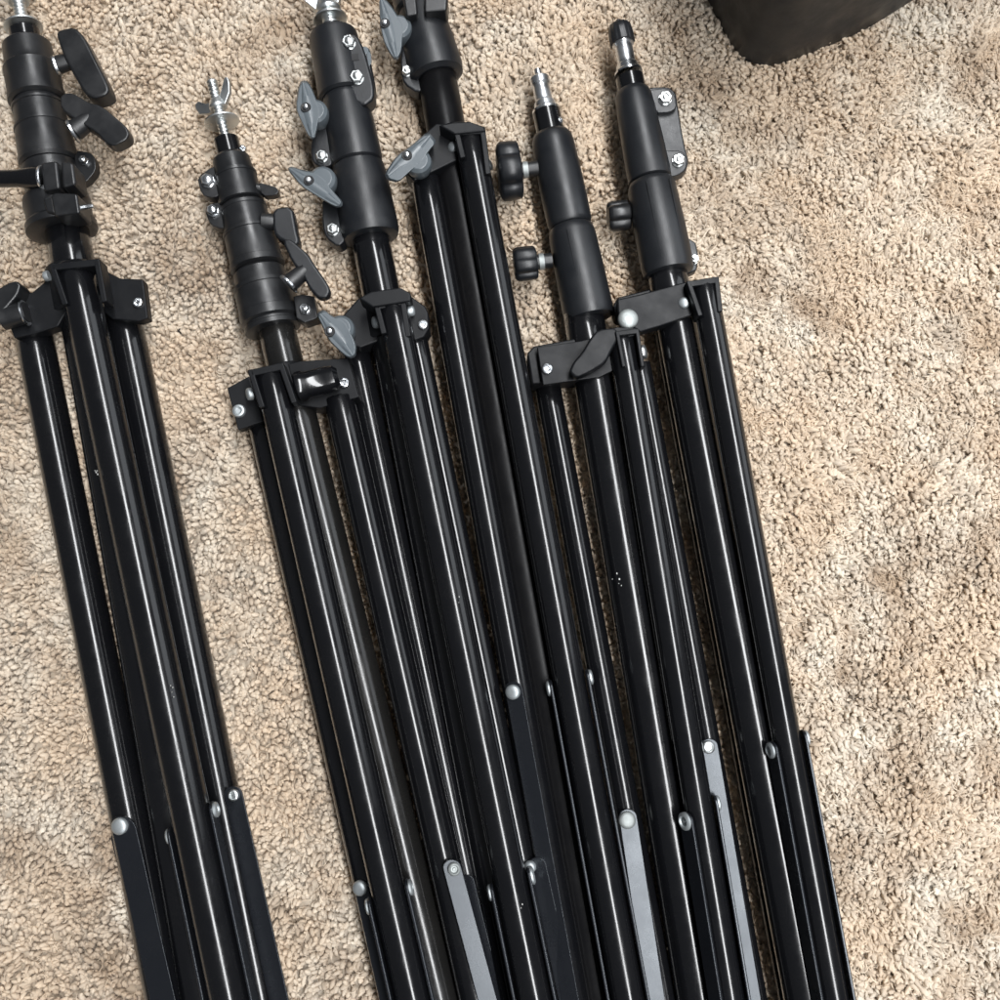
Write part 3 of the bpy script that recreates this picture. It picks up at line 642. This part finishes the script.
    fx = rng.uniform(-650, 650, m); fy = rng.uniform(-580, 690, m); sel = (rng.random(m) < .15 + .85 * np.clip((fx + 60) / 420, 0, 1)); fx = fx[sel]; fy = fy[sel]; m = fx.size
    fa = rng.random(m) * 6.28; fl = rng.uniform(5, 13, m) ; fz = rng.uniform(.5, 6.5, m); cu = rng.normal(0, 2.2, m); hw = rng.uniform(.25, .6, m)
    FV = np.zeros((m, 10, 3), dtype=np.float32)
    for a in range(5):
        u = a / 4 - .5; cx = fx + np.cos(fa) * fl * u - np.sin(fa) * cu * (u * u * 4); cy = fy + np.sin(fa) * fl * u + np.cos(fa) * cu * (u * u * 4); cz = fz + 1.6 * (1 - 4 * u * u) - 1
        ww = hw * (1 - 3.2 * u * u * .9)
        for b, sg in ((0, 1), (1, -1)):
            FV[:, a * 2 + b, 0] = cx - np.sin(fa) * ww * sg; FV[:, a * 2 + b, 1] = cy + np.cos(fa) * ww * sg; FV[:, a * 2 + b, 2] = cz + sg * .15
    fq = np.array([[a * 2, a * 2 + 1, a * 2 + 3, a * 2 + 2] for a in range(4)]).reshape(1, -1) + (np.arange(m) * 10)[:, None] + len(VV)
    base = np.array([[-2200, -2200, -2.5], [2200, -2200, -2.5], [2200, 2200, -2.5], [-2200, 2200, -2.5]], dtype=np.float32)
    allv = np.concatenate([VV, FV.reshape(-1, 3), base]) * S
    nb = len(VV) + m * 10
    li = np.concatenate([q.ravel(), fq.ravel(), np.array([nb, nb + 1, nb + 2, nb + 3]), t.ravel()]).astype(np.int32)
    nq = n * len(quads) + m * 4 + 1; ntr = n * len(tris)
    ls = np.concatenate([np.arange(nq) * 4, nq * 4 + np.arange(ntr) * 3]).astype(np.int32)
    me = bpy.data.meshes.new('carpet'); me.vertices.add(len(allv)); me.vertices.foreach_set('co', allv.astype(np.float32).ravel())
    me.loops.add(len(li)); me.loops.foreach_set('vertex_index', li); me.polygons.add(len(ls)); me.polygons.foreach_set('loop_start', ls)
    me.polygons.foreach_set('use_smooth', np.ones(len(ls), dtype=bool)); me.update(calc_edges=True)
    at = me.attributes.new('tuft', 'FLOAT', 'POINT')
    at.data.foreach_set('value', np.concatenate([np.repeat(rnd, nv), np.repeat(rng.random(m).astype(np.float32), 10), np.full(4, .5, np.float32)]))
    o = bpy.data.objects.new('carpet', me); scene.collection.objects.link(o); o['kind'] = 'structure'
    mt, nt, b = newmat('mottled_beige_carpet'); L_ = nt.links
    b.inputs['Roughness'].default_value = .85; b.inputs['Specular IOR Level'].default_value = .25
    b.inputs['Sheen Weight'].default_value = .15; b.inputs['Sheen Roughness'].default_value = .5
    tc = nt.nodes.new('ShaderNodeTexCoord'); at_ = nt.nodes.new('ShaderNodeAttribute'); at_.attribute_name = 'tuft'
    def noise(sc, det=3.0, ro=.6):
        nn = nd(nt, 'ShaderNodeTexNoise', Scale=float(sc), Detail=det, Roughness=ro); L_.new(tc.outputs['Object'], nn.inputs['Vector']); return nn
    def mix(fac, a, b_):
        x_ = nt.nodes.new('ShaderNodeMix'); x_.data_type = 'RGBA'
        L_.new(fac, x_.inputs[0])
        for i, s_ in ((6, a), (7, b_)):
            if isinstance(s_, tuple): x_.inputs[i].default_value = s_
            else: L_.new(s_, x_.inputs[i])
        return x_.outputs[2]
    big = ramp(nt, noise(13, 4).outputs['Fac'], .42, .64, g(0), g(1))
    c1 = mix(big.outputs[0], (.76, .635, .495, 1), (.83, .765, .665, 1))
    br = ramp(nt, noise(12, 8, .72).outputs['Fac'], .50, .64, g(0), g(.80)); c2 = mix(br.outputs[0], c1, (.50, .375, .26, 1))
    gy = ramp(nt, noise(31, 3, .6).outputs['Fac'], .58, .74, g(0), g(.4)); c3 = mix(gy.outputs[0], c2, (.54, .49, .43, 1))
    tr = ramp(nt, at_.outputs['Fac'], 0, 1, (.84, .82, .80, 1), (1.08, 1.08, 1.07, 1))
    mm = nt.nodes.new('ShaderNodeMix'); mm.data_type = 'RGBA'; mm.blend_type = 'MULTIPLY'; mm.inputs[0].default_value = 1
    L_.new(c3, mm.inputs[6]); L_.new(tr.outputs[0], mm.inputs[7]); L_.new(mm.outputs[2], b.inputs['Base Color'])
    out = nt.nodes['Material Output']; ms = nt.nodes.new('ShaderNodeMixShader'); ms.inputs[0].default_value = .42
    tl = nt.nodes.new('ShaderNodeBsdfTranslucent'); L_.new(mm.outputs[2], tl.inputs['Color'])
    L_.new(b.outputs[0], ms.inputs[1]); L_.new(tl.outputs[0], ms.inputs[2]); L_.new(ms.outputs[0], out.inputs['Surface'])
    nf = noise(1900, 2); bp = nd(nt, 'ShaderNodeBump', Strength=.4, Distance=.0004); L_.new(nf.outputs['Fac'], bp.inputs['Height']); L_.new(bp.outputs[0], b.inputs['Normal'])
    me.materials.append(mt)
carpet()
